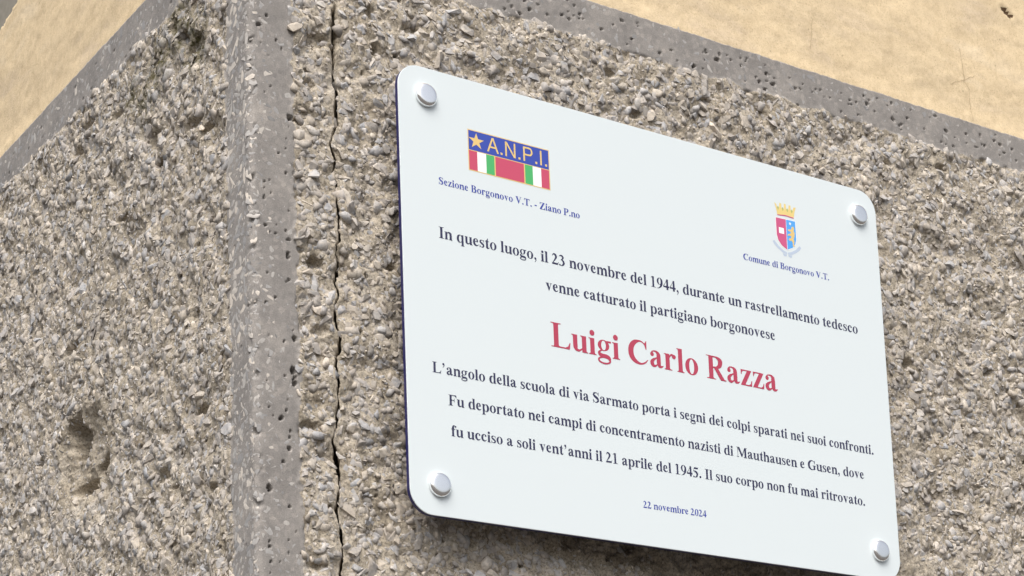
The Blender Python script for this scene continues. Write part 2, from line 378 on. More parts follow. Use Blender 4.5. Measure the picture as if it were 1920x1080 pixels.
def scatter(u0, u1, z0, z1, step, seed):
    r = np.random.default_rng(seed)
    us = np.arange(u0, u1, step); zs = np.arange(z0, z1, step * .866)
    A, B = np.meshgrid(us, zs); A = A + (np.arange(len(zs)) % 2)[:, None] * step / 2
    A = A + r.uniform(-.48, .48, A.shape) * step; B = B + r.uniform(-.48, .48, B.shape) * step
    return A.ravel(), B.ravel()

def normals(u, z):
    e = .002
    h0, _ = height(u.copy(), z.copy()); hu, _ = height(u + e, z.copy()); hz, _ = height(u.copy(), z + e)
    return h0, (hu - h0) / e, (hz - h0) / e

def place(u, z, seed, rmean, rsig, sink, tilt, follow=.6, aspect=(.72, 1.3)):
    """returns per-stone centre (n,3), basis (n,3,3) columns scaled"""
    r = np.random.default_rng(seed); n = len(u)
    h, gu, gz = normals(u, z)
    x, y, nx, ny = frame(u); N = np.stack([nx, ny, 0 * nx], -1); Tu = np.stack([-ny, nx, 0 * nx], -1); Tz = np.zeros((n, 3)); Tz[:, 2] = 1
    w = N - Tu * (np.clip(gu, -.8, .8) * follow)[:, None] - Tz * (np.clip(gz, -.8, .8) * follow)[:, None]
    w += Tu * r.normal(0, tilt, n)[:, None] + Tz * r.normal(0, tilt, n)[:, None]
    w /= np.linalg.norm(w, axis=1)[:, None]
    a = r.uniform(0, 2 * np.pi, n); d = Tu * np.cos(a)[:, None] + Tz * np.sin(a)[:, None]
    d -= w * (d * w).sum(1)[:, None]; d /= np.linalg.norm(d, axis=1)[:, None]; e = np.cross(w, d)
    s = np.clip(np.exp(r.normal(math.log(rmean), rsig, n)), rmean * .45, rmean * 1.75)
    asp = r.uniform(*aspect, n)
    B = np.stack([d * (s * asp)[:, None], e * (s / np.sqrt(asp))[:, None], w * (s * r.uniform(.75, 1.15, n))[:, None]], -1)
    c = surf(u, z, h) - w * (s * sink)[:, None]
    return c, B, s, h

def bake(name, c, B, var, tone, seed, mat, parent, smooth=False):
    r = np.random.default_rng(seed); ids = r.integers(0, len(var), len(c)); Vs, Fs, Ts = [], [], []; off = 0
    for k, (v, f) in enumerate(var):
        m = ids == k; cc, BB, tt = c[m], B[m], tone[m]
        if not len(cc): continue
        V = np.einsum('nij,vj->nvi', BB, v) + cc[:, None]
        F = f[None] + (np.arange(len(cc)) * len(v))[:, None, None] + off
        Vs.append(V.reshape(-1, 3)); Fs.append(F.reshape(-1, 3)); Ts.append(np.repeat(tt, len(v))); off += len(cc) * len(v)
    me = np_mesh(name, np.concatenate(Vs), np.concatenate(Fs), mat, smooth)
    if len(c) > 3000 and var is VAR: me.polygons.foreach_set('use_smooth', np.concatenate([np.full((ids == k).sum() * len(var[k][1]), k % 2 == 0) for k in range(len(var))]))
    at = me.attributes.new('tone', 'FLOAT', 'POINT'); at.data.foreach_set('value', np.concatenate(Ts).astype(np.float32))
    return link(name, me, parent)

FWD = np.array([math.sin(YAW) * math.cos(PITCH), math.cos(YAW) * math.cos(PITCH), math.sin(PITCH)])
_cm = np.array(sc.camera.matrix_world)
def to_px(P):
    d = P - np.array(CAM); dep = d @ FWD
    return 960 + F_PX * (d @ _cm[:3, 0]) / dep, CY - F_PX * (d @ _cm[:3, 1]) / dep, dep

def stone_layer(u, z, seed, parent, label):
    m = rough_mask(u, z)
    keep = m > np.where(u < 0, .25, .6)
    r = np.random.default_rng(seed)
    bare = perlin(u / .05, z / .05, 61) + .6 * perlin(u / .018, z / .018, 62)
    keep &= r.random(len(u)) > ss(.2, .9, bare) * .5 + .01
    for (cu_, cz_, ru, rz, dp) in HOLLOW:
        q = np.hypot((u - cu_) / ru, (z - cz_) / rz)
        keep &= ~((q < (1.12 if dp > .012 else .95)) & (r.random(len(u)) < (.92 if dp > .012 else .75 if ru < .1 else 0)))
    keep &= np.abs(u - crack_u(z)) > .0024 + crack_w(z) / 2
    inp = (u > .150) & (u < .735) & (z > 2.127) & (z < 2.54)      # behind the plaque, out of sight
    keep &= ~(inp & (u > .19) & (u < .70) & (z > 2.16) & (z < 2.50))
    for (pu, pz, pr) in PITS[PITS[:, 2] > .0012]:
        keep &= ~(np.hypot(u - pu, z - pz) < pr + .0022)
    return u[keep], z[keep]

# right face
ur, zr_ = scatter(.043, 1.06, 1.97, ZI + .004, .0066, 1)
ur, zr_ = stone_layer(ur, zr_, 2, None, None)
ul, zl = scatter(-.66, -.043, 1.97, ZI + .004, .0066, 3)
ul, zl = stone_layer(ul, zl, 4, None, None)
cr_, Br, sr, hr = place(ur, zr_, 5, .0051, .32, .25, .20, .85)
cl_, Bl, sl, hl = place(ul, zl, 6, .0051, .32, .25, .16, .85)
def tones(n, seed, u, z):
    r = np.random.default_rng(seed); return np.clip(r.beta(1.25, 1.2, n) * .92 + .10 * perlin(u / .06, z / .06, 81) + .03, 0, 1)
tr, tl_ = tones(len(ur), 7, ur, zr_), tones(len(ul), 8, ul, zl)

# the 300 chips that show largest in the picture become parts of their own
allc = np.concatenate([cr_, cl_]); alls = np.concatenate([sr * 1.0, sl * .75]); px, py, dep = to_px(allc)
au = np.concatenate([ur, ul]); az = np.concatenate([zr_, zl])
vis = (px > 5) & (px < 1915) & (py > 5) & (py < 1075) & ~((au > .125) & (au < .76) & (az > 2.10) & (az < 2.57))
score = np.where(vis, alls / dep, 0); top = np.argsort(-score)[:296]; single = np.zeros(len(allc), bool); single[top] = True
sR, sL = single[:len(cr_)], single[len(cr_):]
single_meshes = []
for v, f in VAR: single_meshes.append(np_mesh('stone', v, f, M_STONE1, len(single_meshes) % 2 == 0))
rs = random.Random(3)
def mk_single(c, B, parent):
    o = link('stone', single_meshes[rs.randrange(len(single_meshes))], parent)
    M = Matrix([[B[0][0], B[0][1], B[0][2], c[0]], [B[1][0], B[1][1], B[1][2], c[1]], [B[2][0], B[2][1], B[2][2], c[2]], [0, 0, 0, 1]])
    o.matrix_world = M
for c, B in zip(cr_[sR], Br[sR]): mk_single(c, B, rough_r)
for c, B in zip(cl_[sL], Bl[sL]): mk_single(c, B, rough_l)
tag(bake('stones', cr_[~sR], Br[~sR], VAR, tr[~sR], 1, M_STONES, rough_r), kind='stuff')
tag(bake('stones', cl_[~sL], Bl[~sL], VAR, tl_[~sL], 2, M_STONES, rough_l), kind='stuff')
# grit between the chips
def grit(u0, u1, n, seed, parent):
    r = np.random.default_rng(seed); u = r.uniform(u0, u1, n); z = r.uniform(1.98, ZI, n)
    k = (rough_mask(u, z) > .7) & (np.abs(u - crack_u(z)) > .003 + crack_w(z) / 2) & ~((u > .19) & (u < .70) & (z > 2.16) & (z < 2.50))
    u, z = u[k], z[k]; c, B, s, h = place(u, z, seed + 1, .0018, .3, .1, .5)
    t = np.clip(r.beta(1.1, .9, len(u)), 0, 1)
    tag(bake('grit', c, B, GRIT, t, seed, M_STONES, parent), kind='stuff')
grit(.043, 1.06, 17000, 20, rough_r); grit(-.66, -.043, 13000, 30, rough_l)
# the same chips further round, coarser, where the photograph does not reach
CHEAP = chip_variants(10, 12, 9, .56, (.9, 1.05))
def outskirts(u0, u1, seed, parent):
    u, z = scatter(u0, u1, 1.58, ZI, .0105, seed); k = ((np.abs(u) > (1.06 if u0 > 0 else .66)) | (z < 1.97)) & (rough_mask(u, z) > .6)
    u, z = u[k], z[k]; c, B, s, h = place(u, z, seed + 1, .0078, .25, .22, .2, .8)
    tag(bake('stones', c, B, CHEAP, tones(len(u), seed, u, z), seed, M_STONES, parent), kind='stuff')
outskirts(.043, 1.45, 90, rough_r); outskirts(-1.3, -.043, 93, rough_l)

# flush aggregate in the smooth margins
def flakes():
    r = np.random.default_rng(50); US, ZS = [], []
    a, b = scatter(-.004, BW, 1.97, ZP - .002, .0068, 51); k = r.random(len(a)) < .92 - .55 * ss(.010, .026, a); US.append(a[k]); ZS.append(b[k])
    a, b = scatter(-BW - .003, -.004, 1.97, ZP - .002, .0056, 52); k = r.random(len(a)) < .97; US.append(a[k]); ZS.append(b[k])
    a, b = scatter(BW, 1.05, ZI, ZP - .001, .0085, 53); k = r.random(len(a)) < .45; US.append(a[k]); ZS.append(b[k])
    a, b = scatter(-.65, -BW, ZI, ZP - .001, .008, 54); k = r.random(len(a)) < .75; US.append(a[k]); ZS.append(b[k])
    u, z = np.concatenate(US), np.concatenate(ZS); k = (rough_mask(u, z) < .12) & (np.abs(u - crack_u(z)) > .004)
    for (pu, pz, pr) in PITS: k &= ~(np.hypot(u - pu, z - pz) < pr + .0025)
    u, z = u[k], z[k]; n = len(u)
    lv = (u < .004) & (u > -BW - .004)
    c, B, s, h = place(u, z, 55, .0034, .48, 0, .02, .3, (.75, 1.6))
    x, y, nx, ny = frame(u); N = np.stack([nx, ny, 0 * nx], -1)
    B[lv] *= 1.2; B[~lv & (u > .012)] *= .85
    B[:, :, 2] = N * .0009                       # thin lens, ground flush with the surface
    edge = (np.abs(u) < .009); B[edge, :, 0] *= .6; B[edge, :, 1] *= .6
    c = surf(u, z, h) - N * .00028
    t = np.clip(r.beta(1.4, 1.3, n) * np.where(lv | (u < .02), 1, .8) + np.where(lv, .12, 0), 0, 1)
    tag(bake('ground_aggregate', c, B, VAR, t, 56, M_FLAKE, border), kind='stuff')
flakes()

# ------------------------------------------------------------------ plaster above
def plaster(u0, u1, dense, coarse_end, name, label, patch=None, chip=None):
    zlo = ZP - .0035
    if u0 < 0: uc = np.concatenate([axis([(-6, -1.2, .4), (-1.2, -.70, .05), (-.70, -.0036, .0032), (-.0036, .0002, .0010)])])
    else: uc = axis([(.0002, .0036, .0010), (.0036, 1.12, .0032), (1.12, 1.6, .05), (1.6, 7, .5)])
    zc = axis([(zlo, 2.95, .0030), (2.95, 3.2, .03), (3.2, 6.5, .5)])
    A, B = np.meshgrid(uc, zc)
    h = -.0022 + .0010 * perlin(A / .16, B / .09, 101) + .0004 * perlin(A / .05, B / .022, 102) + .00035 * perlin(A / .014, B / .010, 103) + .00025 * perlin(A / .006, B / .006, 104)
    h = h + .0012 * (1 - ss(0, .02, B - ZP)) + .0005 * np.clip(perlin((A * .9 + B * .4) / .13, (B * .9 - A * .4) / .02, 106), 0, 1) ** 2
    mi = np.zeros(len(grid_faces(*A.shape)), int)
    if patch is not None:
        q = patch(A, B) + .25 * perlin(A / .012, B / .012, 107); k = 1 - ss(.9, 1.05, q); h = h - .0045 * k + .0012 * np.exp(-((q - 1.1) / .12) ** 2)
        fm = k.ravel()[grid_faces(*A.shape)].mean(1); mi[fm > .35] = 1
    if chip is not None:
        q = chip(A, B) + .2 * perlin(A / .004, B / .004, 108); k = 1 - ss(.8, 1.15, q); h = h - .003 * k
        fm = k.ravel()[grid_faces(*A.shape)].mean(1); mi[fm > .4] = 2
    Q = surf(A, B, h).reshape(-1, 3); F = grid_faces(*A.shape)
    o = link(name, np_mesh(name, Q, F, None, True, mi, [M_PLASTER, M_RENDER, M_BROWN]), building); o['label'] = label
    return o
pl_l = plaster(-1, 0, 0, 0, 'plaster_wall', 'paler ochre plaster above the left face, with a flaked grey patch',
    patch=lambda a, b: 1 + (np.hypot((a + .68) / .1926, (b - 2.92) / .0758) - 1) * 8)
def chipd(a, b):
    da, db = a - 1.0045, b - 2.8455; s = (da * .89 - db * .45) / .0115; t = (da * .45 + db * .89) / .0030; return np.hypot(s, t)
pl_r = plaster(0, 1, 0, 0, 'plaster_wall', 'warm ochre plaster above the face with the plaque, with fine hairline cracks', chip=chipd)

def hairline(pts, w, parent, seed):
    P2 = []; r = np.random.default_rng(seed)
    for (a, b) in zip(pts[:-1], pts[1:]):
        n = max(2, int(math.hypot(b[0] - a[0], b[1] - a[1]) / .003))
        for i in range(n): t = i / n; P2.append((a[0] + (b[0] - a[0]) * t + r.normal(0, .0005), a[1] + (b[1] - a[1]) * t + r.normal(0, .0005)))
    P2.append(pts[-1]); P2 = np.array(P2); V, F = [], []; n = len(P2)
    for i in range(n):
        t = P2[min(i + 1, n - 1)] - P2[max(i - 1, 0)]; t /= np.hypot(*t); nn = np.array([-t[1], t[0]]); ww = w * (.3 + .7 * r.random())
        for s_ in (-1, 1):
            q = P2[i] + nn * s_ * ww / 2
            A, B = np.array([q[0]]), np.array([q[1]])
            h = -.0022 + .0010 * perlin(A / .16, B / .09, 101) + .0004 * perlin(A / .05, B / .022, 102) + .00035 * perlin(A / .014, B / .010, 103) + .00025 * perlin(A / .006, B / .006, 104)
            h = h + .0012 * (1 - ss(0, .02, B - ZP)) + .0005 * np.clip(perlin((A * .9 + B * .4) / .13, (B * .9 - A * .4) / .02, 106), 0, 1) ** 2
            V.append(surf(A, B, h + .0005)[0])
    for i in range(n - 1): F.append([2 * i, 2 * i + 1, 2 * i + 3, 2 * i + 2])
    link('hairline_crack', np_mesh('hairline_crack', V, F, M_HAIR), parent)
hairline([(0.9176, 2.7761), (0.9208, 2.757), (0.9223, 2.7376), (0.9283, 2.7292), (0.930, 2.6890)], .0007, pl_r, 1)
hairline([(0.898, 2.7281), (0.9243, 2.7401), (0.9409, 2.7489)], .0006, pl_r, 2)
hairline([(0.6899, 2.7535), (0.6836, 2.7142)], .0006, pl_r, 3)

# ------------------------------------------------------------------ lettering: a bold book-face drawn from strokes, 1000 units to the em
def ell(cx, cy, rx, ry=None, n=20):
    ry = ry or rx; return [(cx + rx * math.cos(2 * math.pi * i / n), cy + ry * math.sin(2 * math.pi * i / n)) for i in range(n)]
def G_poly(*p): return ('p', list(p))
def G_dot(cx, cy, rx, ry=None): return ('p', ell(cx, cy, rx, ry))
def G_ring(co, ro, ci, ri, n=40): return ('r', ell(co[0], co[1], ro[0], ro[1], n), ell(ci[0], ci[1], ri[0], ri[1], n))
def G_st(*pw): return ('s', list(pw))
def foot(x0, x1, s0, s1, y=0, up=True, t=20):
    """bracketed slab serif from x0..x1 round a stem s0..s1"""
    k = 1 if up else -1
    return G_poly((x0, y), (x1, y), (x1, y + k * t), (s1 + 12, y + k * (t + 12)), (s1, y + k * (t + 40)), (s0, y + k * (t + 40)), (s0 - 12, y + k * (t + 12)), (x0, y + k * t))
def stem(x, y0, y1, w=142): return G_poly((x, y0), (x + w, y0), (x + w, y1), (x, y1))
def flag(x, y, w=142, l=50): return G_poly((x - l, y), (x + w, y + 2), (x + w, y - 55), (x, y - 55), (x - 12, y - 27), (x - l, y - 20))
def arch(x, xr): # from stem right edge x to next stem left edge xr
    return G_st((x - 20, 350, 20), (x + 12, 395, 36), (x + 55, 432, 62), (x + 100, 432, 96), ((xr + 48), 395, 128), (xr + 70, 330, 142), (xr + 71, 270, 142))
GL = {}
GL['i'] = (278, [stem(66, 15, 461), flag(66, 461), foot(16, 262, 66, 208), G_dot(137, 605, 80)])
GL['l'] = (278, [stem(66, 15, 676), flag(66, 676), foot(16, 262, 66, 208)])
GL['n'] = (556, [stem(66, 15, 461, 138), flag(66, 461, 138), foot(20, 250, 66, 204), arch(204, 350), stem(350, 15, 300), foot(304, 539, 350, 492)])
GL['m'] = (833, [stem(66, 15, 461, 138), flag(66, 461, 138), foot(20, 250, 66, 204), arch(204, 347), stem(347, 15, 300), foot(301, 534, 347, 489), arch(489, 629), stem(629, 15, 300), foot(583, 817, 629, 771)])
GL['h'] = (556, [stem(66, 15, 676, 138), flag(66, 676, 138), foot(20, 250, 66, 204), arch(204, 350), stem(350, 15, 300), foot(304, 539, 350, 492)])
GL['u'] = (556, [stem(62, 170, 461), flag(62, 461), G_st((133, 200, 142), (136, 120, 140), (165, 60, 100), (225, 34, 68), (285, 50, 50), (350, 95, 34), (372, 130, 20)), stem(350, 10, 461), flag(350, 461), G_poly((350, 0), (492, 0), (540, 2), (540, 22), (500, 28), (492, 60), (350, 60))])
GL['b'] = (556, [stem(66, 0, 676, 138), flag(66, 676, 138), G_ring((330, 230), (196, 243), (283, 230), (94, 205))])
GL['p'] = (556, [stem(66, -190, 461, 138), flag(66, 461, 138), foot(18, 268, 66, 204, -205), G_ring((332, 228), (194, 243), (285, 228), (94, 205))])
GL['d'] = (556, [stem(352, 5, 676, 138), flag(352, 676, 138), G_poly((352, 0), (490, 0), (538, 6), (538, 26), (498, 32), (490, 60), (352, 60)), G_ring((224, 230), (196, 243), (271, 230), (94, 205))])
GL['q'] = (556, [stem(352, -190, 461, 138), foot(290, 540, 352, 490, -205), G_poly((352, 400), (490, 473), (470, 473), (352, 420)), G_ring((224, 228), (194, 243), (271, 228), (94, 205))])
GL['o'] = (500, [G_ring((250, 229), (226, 244), (250, 229), (86, 212))])
GL['c'] = (444, [G_dot(343, 368, 62), G_st((345, 415, 30), (300, 448, 42), (245, 455, 40), (175, 425, 84), (115, 345, 132), (97, 240, 142), (122, 140, 142), (185, 68, 112), (262, 42, 80), (335, 66, 48), (408, 130, 18))])
GL['e'] = (444, [G_st((318, 262, 104), (322, 330, 106), (305, 405, 92), (268, 448, 52), (225, 455, 40), (165, 425, 84), (112, 345, 128), (97, 240, 142), (122, 140, 142), (190, 66, 112), (270, 42, 80), (340, 66, 48), (412, 130, 18)), G_poly((150, 255), (368, 255), (366, 288), (150, 288))])
GL['a'] = (500, [G_dot(108, 360, 62), G_st((75, 395, 30), (120, 440, 36), (190, 457, 40), (265, 440, 72), (318, 385, 124), (328, 310, 138), (328, 110, 138)), G_st((328, 130, 138), (345, 62, 110), (390, 40, 76), (440, 50, 46), (482, 80, 14)),
    G_st((300, 292, 26), (225, 255, 44), (140, 200, 84), (97, 130, 128), (120, 62, 112), (175, 36, 78), (235, 55, 46), (300, 110, 24))])
GL['g'] = (500, [G_ring((228, 316), (190, 157), (228, 316), (76, 132)), G_st((300, 428, 40), (370, 436, 50), (478, 436, 52)), G_st((190, 185, 30), (110, 150, 46), (75, 95, 88), (110, 48, 106), (200, 28, 108), (320, 20, 110), (400, -18, 104), (422, -75, 78)),
    G_ring((238, -98), (218, 108), (238, -96), (160, 62))])
GL['r'] = (444, [stem(66, 15, 461), flag(66, 461), foot(18, 282, 66, 208), G_st((190, 330, 20), (212, 390, 34), (260, 440, 52), (320, 450, 60)), G_dot(358, 402, 66, 64)])
GL['s'] = (389, [G_st((325, 330, 24), (300, 400, 26), (250, 440, 32), (185, 448, 44), (110, 418, 78), (80, 370, 96), (100, 312, 104), (170, 262, 118), (255, 210, 118), (305, 150, 104), (300, 85, 96), (240, 35, 66), (165, 18, 36), (95, 55, 28), (48, 150, 22)), G_poly((318, 318), (340, 318), (334, 473), (312, 473), (298, 445)), G_poly((32, 160), (54, 160), (72, 20), (52, -14), (34, -14))])
GL['t'] = (333, [G_poly((84, 60), (226, 60), (226, 632), (204, 632), (130, 520), (18, 440), (18, 422), (84, 422)), G_poly((226, 422), (308, 422), (308, 461), (226, 461)), G_st((155, 110, 142), (165, 62, 124), (200, 36, 86), (248, 36, 60), (292, 62, 34), (318, 98, 14))])
GL['f'] = (333, [stem(68, 15, 500), foot(16, 292, 68, 210), G_poly((12, 424), (300, 424), (300, 461), (12, 461)), G_st((139, 460, 142), (142, 560, 138), (175, 640, 100), (235, 672, 52), (300, 664, 34)), G_dot(322, 615, 56)])
GL['v'] = (500, [G_poly((58, 448), (212, 448), (318, 160), (262, -14), (236, -14)), G_poly((248, -14), (262, -14), (428, 448), (388, 448), (290, 130)), G_poly((12, 443), (262, 443), (262, 463), (12, 463)), G_poly((318, 443), (486, 443), (486, 463), (318, 463))])
GL['z'] = (444, [G_poly((34, 424), (414, 424), (414, 461), (34, 461)), G_poly((254, 430), (414, 440), (184, 32), (24, 22)), G_poly((24, 0), (420, 0), (420, 36), (24, 36)), G_poly((34, 461), (34, 325), (56, 325), (80, 400), (130, 430)), G_poly((420, 0), (432, 165), (408, 165), (375, 70), (310, 30))])
GL['L'] = (667, [stem(108, 15, 660, 154), foot(20, 350, 108, 262, 676, False), G_poly((20, 0), (608, 0), (590, 38), (300, 40), (262, 60), (108, 60), (96, 24), (20, 20)), G_poly((588, 0), (612, 0), (640, 190), (616, 190), (560, 80), (470, 38))])
GL['I'] = (389, [stem(118, 15, 660, 154), foot(22, 370, 118, 272, 676, False), foot(22, 370, 118, 272)])
GL['F'] = (611, [stem(108, 15, 660, 154), foot(18, 340, 108, 262), G_poly((18, 656), (580, 656), (580, 676), (18, 676)), G_poly((100, 636), (580, 636), (580, 660), (100, 660)), G_poly((584, 676), (592, 500), (568, 500), (520, 600), (420, 640)), G_poly((250, 325), (440, 325), (440, 362), (250, 362)), G_poly((430, 225), (450, 225), (450, 462), (430, 462), (405, 380), (380, 345), (405, 310))])
GL['P'] = (611, [stem(104, 15, 660, 154), foot(18, 340, 104, 258), G_poly((18, 656), (330, 656), (330, 676), (18, 676)), G_st((240, 657, 36), (340, 654, 44), (430, 620, 92), (500, 560, 150), (510, 490, 156), (475, 400, 138), (410, 345, 84), (330, 322, 44), (240, 318, 34))])
GL['B'] = (667, [stem(104, 15, 660, 154), G_poly((18, 656), (330, 656), (330, 676), (18, 676)), G_poly((18, 0), (340, 0), (340, 20), (18, 20)), G_st((240, 657, 36), (340, 654, 42), (425, 622, 86), (478, 565, 138), (482, 510, 140), (450, 430, 120), (385, 378, 70), (310, 360, 38), (240, 356, 34)),
    G_st((240, 354, 34), (350, 350, 42), (450, 318, 88), (520, 250, 148), (528, 180, 156), (495, 90, 134), (420, 36, 80), (330, 18, 40), (240, 17, 34))])
GL['R'] = (722, [stem(110, 15, 660, 154), foot(24, 350, 110, 264), G_poly((24, 656), (340, 656), (340, 676), (24, 676)), G_st((240, 657, 36), (350, 654, 44), (440, 625, 90), (512, 565, 146), (522, 505, 152), (490, 420, 134), (420, 368, 80), (340, 348, 44), (240, 345, 34)),
    G_poly((262, 365), (400, 380), (650, 40), (715, 22), (715, 0), (515, 0))])
GL['C'] = (722, [G_st((640, 450, 14), (610, 540, 26), (550, 612, 36), (470, 650, 44), (385, 652, 60), (250, 600, 126), (145, 480, 166), (112, 338, 176), (140, 190, 168), (235, 80, 130), (370, 22, 76), (480, 22, 50), (590, 72, 42), (680, 160, 22)), G_poly((622, 440), (646, 440), (652, 690), (630, 690), (606, 640), (560, 610))])
GL['G'] = (778, [G_st((652, 450, 14), (620, 540, 26), (560, 612, 36), (480, 650, 44), (395, 654, 60), (255, 600, 126), (150, 480, 166), (116, 338, 176), (144, 190, 168), (240, 80, 130), (380, 20, 70), (490, 22, 50), (600, 60, 60)), G_poly((634, 440), (658, 440), (664, 690), (642, 690), (618, 640), (575, 612)), stem(530, 40, 300, 150), foot(440, 760, 530, 680, 322, False)])
GL['S'] = (556, [G_st((470, 465, 22), (440, 560, 28), (370, 635, 38), (280, 655, 52), (165, 625, 96), (108, 550, 134), (130, 470, 146), (230, 390, 164), (360, 310, 166), (430, 225, 148), (432, 140, 136), (350, 50, 96), (240, 18, 48), (140, 60, 36), (62, 195, 22)), G_poly((462, 455), (486, 455), (484, 690), (462, 690), (432, 645)), G_poly((36, 225), (60, 225), (92, 40), (66, -18), (46, -18))])
GL['T'] = (667, [stem(258, 15, 660, 152), foot(150, 520, 258, 410), G_poly((32, 640), (636, 640), (636, 676), (32, 676)), G_poly((32, 676), (32, 505), (54, 505), (95, 600), (200, 645)), G_poly((636, 676), (636, 505), (614, 505), (573, 600), (468, 645))])
GL['V'] = (722, [G_poly((70, 656), (258, 656), (450, 190), (376, -18), (352, -18)), G_poly((360, -18), (380, -18), (628, 656), (582, 656), (410, 190)), G_poly((14, 654), (336, 654), (336, 676), (14, 676)), G_poly((484, 654), (702, 654), (702, 676), (484, 676))])
GL['Z'] = (667, [G_poly((60, 636), (610, 636), (610, 676), (60, 676)), G_poly((410, 645), (610, 655), (240, 30), (28, 20)), G_poly((28, 0), (620, 0), (620, 40), (28, 40)), G_poly((60, 676), (50, 480), (74, 480), (110, 580), (200, 640)), G_poly((620, 0), (642, 210), (618, 210), (560, 100), (460, 36))])
GL['M'] = (944, [stem(104, 15, 660, 34), foot(18, 226, 104, 138), G_poly((104, 676), (280, 676), (520, 160), (462, 20), (440, 20)), G_poly((450, 20), (480, 20), (760, 676), (700, 676), (490, 200)), stem(690, 15, 660, 154), foot(590, 925, 690, 844), G_poly((18, 656), (280, 656), (280, 676), (18, 676)), G_poly((690, 656), (925, 656), (925, 676), (690, 676))])
GL['1'] = (500, [stem(170, 15, 688, 140), foot(68, 440, 170, 310), G_poly((170, 688), (310, 688), (310, 640), (170, 610), (66, 590), (66, 606))])
GL['2'] = (500, [G_st((40, 500, 16), (75, 590, 44), (135, 635, 84), (215, 630, 110), (290, 570, 138), (312, 490, 142), (280, 390, 118), (200, 270, 80), (100, 140, 50), (30, 55, 36)), G_poly((16, 0), (430, 0), (430, 112), (60, 112), (16, 30)), G_poly((410, 0), (432, 0), (482, 182), (460, 182), (420, 112))])
GL['3'] = (500, [G_st((30, 540, 14), (80, 610, 48), (160, 640, 84), (250, 615, 110), (310, 545, 126), (290, 460, 100), (215, 395, 50), (150, 365, 24)), G_st((150, 372, 24), (250, 350, 76), (335, 285, 128), (358, 190, 142), (320, 90, 118), (240, 30, 66), (150, 14, 40), (95, 35, 50)), G_dot(72, 48, 58, 52)])
GL['4'] = (500, [stem(256, 0, 688, 140), G_poly((18, 150), (475, 150), (475, 252), (18, 252)), G_poly((18, 250), (60, 250), (310, 640), (335, 688), (296, 688), (18, 180))])
GL['5'] = (500, [G_poly((95, 560), (430, 560), (470, 688), (446, 688), (430, 672), (130, 672)), G_poly((130, 672), (95, 560), (38, 405), (70, 400), (120, 560)), G_st((62, 410, 40), (160, 405, 90), (270, 365, 132), (352, 285, 142), (368, 190, 136), (320, 85, 112), (235, 25, 62), (150, 12, 40), (95, 32, 48)), G_dot(70, 46, 56, 50)])
GL['9'] = (500, [G_ring((245, 463), (222, 226), (238, 463), (84, 196)), G_st((395, 470, 142), (388, 330, 146), (335, 190, 130), (240, 80, 76), (130, 15, 36), (28, -4, 18))])
GL['0'] = (500, [G_ring((250, 337), (226, 351), (250, 337), (84, 320))])
GL[','] = (250, [G_dot(118, 82, 74), G_st((160, 70, 60), (165, 0, 56), (135, -75, 40), (62, -148, 14))])
GL["'"] = (333, [G_dot(150, 618, 74), G_st((192, 606, 60), (197, 540, 56), (167, 465, 40), (94, 392, 14))])
GL['.'] = (250, [G_dot(125, 66, 80)])
GL['-'] = (333, [G_poly((44, 171), (287, 171), (287, 287), (44, 287))])
# plain sans capitals for the enamel badge
SANS = {'A': (667, [G_poly((10, 0), (100, 0), (380, 716), (287, 716)), G_poly((658, 0), (562, 0), (290, 716), (385, 716)), G_poly((170, 205), (500, 205), (500, 285), (170, 285))]),
        'N': (722, [stem(76, 0, 718, 88), stem(560, 0, 718, 88), G_poly((76, 718), (175, 718), (648, 0), (550, 0))]),
        'P': (667, [stem(86, 0, 718, 92), G_st((150, 678, 80), (400, 678, 80), (520, 640, 84), (570, 510, 90), (520, 375, 84), (400, 335, 80), (150, 335, 80))]),
        'I': (278, [stem(91, 0, 718, 92)]), '.': (278, [G_poly((85, 0), (195, 0), (195, 106), (85, 106))])}

def cr_spline(pts, n=7):
    P = np.array(pts, float); P = np.vstack([2 * P[0] - P[1], P, 2 * P[-1] - P[-2]]); out = []
    for i in range(1, len(P) - 2):
        for k in range(n):
            t = k / n; out.append(.5 * ((2 * P[i]) + (-P[i - 1] + P[i + 1]) * t + (2 * P[i - 1] - 5 * P[i] + 4 * P[i + 1] - P[i + 2]) * t * t + (-P[i - 1] + 3 * P[i] - 3 * P[i + 1] + P[i + 2]) * t ** 3))
    out.append(P[-2]); return np.array(out)

def comp_geo(c):
    """-> list of 2-D verts, faces"""
    if c[0] == 'p': return c[1], [list(range(len(c[1])))]
    if c[0] == 'r':
        a, b = c[1], c[2]; n = len(a); return a + b, [[i, (i + 1) % n, n + (i + 1) % n, n + i] for i in range(n)]
    S = cr_spline(c[1]); V, F = [], []; n = len(S)
    for i in range(n):
        t = S[min(i + 1, n - 1), :2] - S[max(i - 1, 0), :2]; t = t / (np.hypot(*t) + 1e-9)
        w = S[i, 2] / 2; V += [(S[i, 0] - t[1] * w, S[i, 1] + t[0] * w), (S[i, 0] + t[1] * w, S[i, 1] - t[0] * w)]
    for i in range(n - 1): F.append([2 * i, 2 * i + 1, 2 * i + 3, 2 * i + 2])
    return V, F

def area2(V, f): return sum(V[f[i]][0] * V[f[(i + 1) % len(f)]][1] - V[f[(i + 1) % len(f)]][0] * V[f[i]][1] for i in range(len(f)))

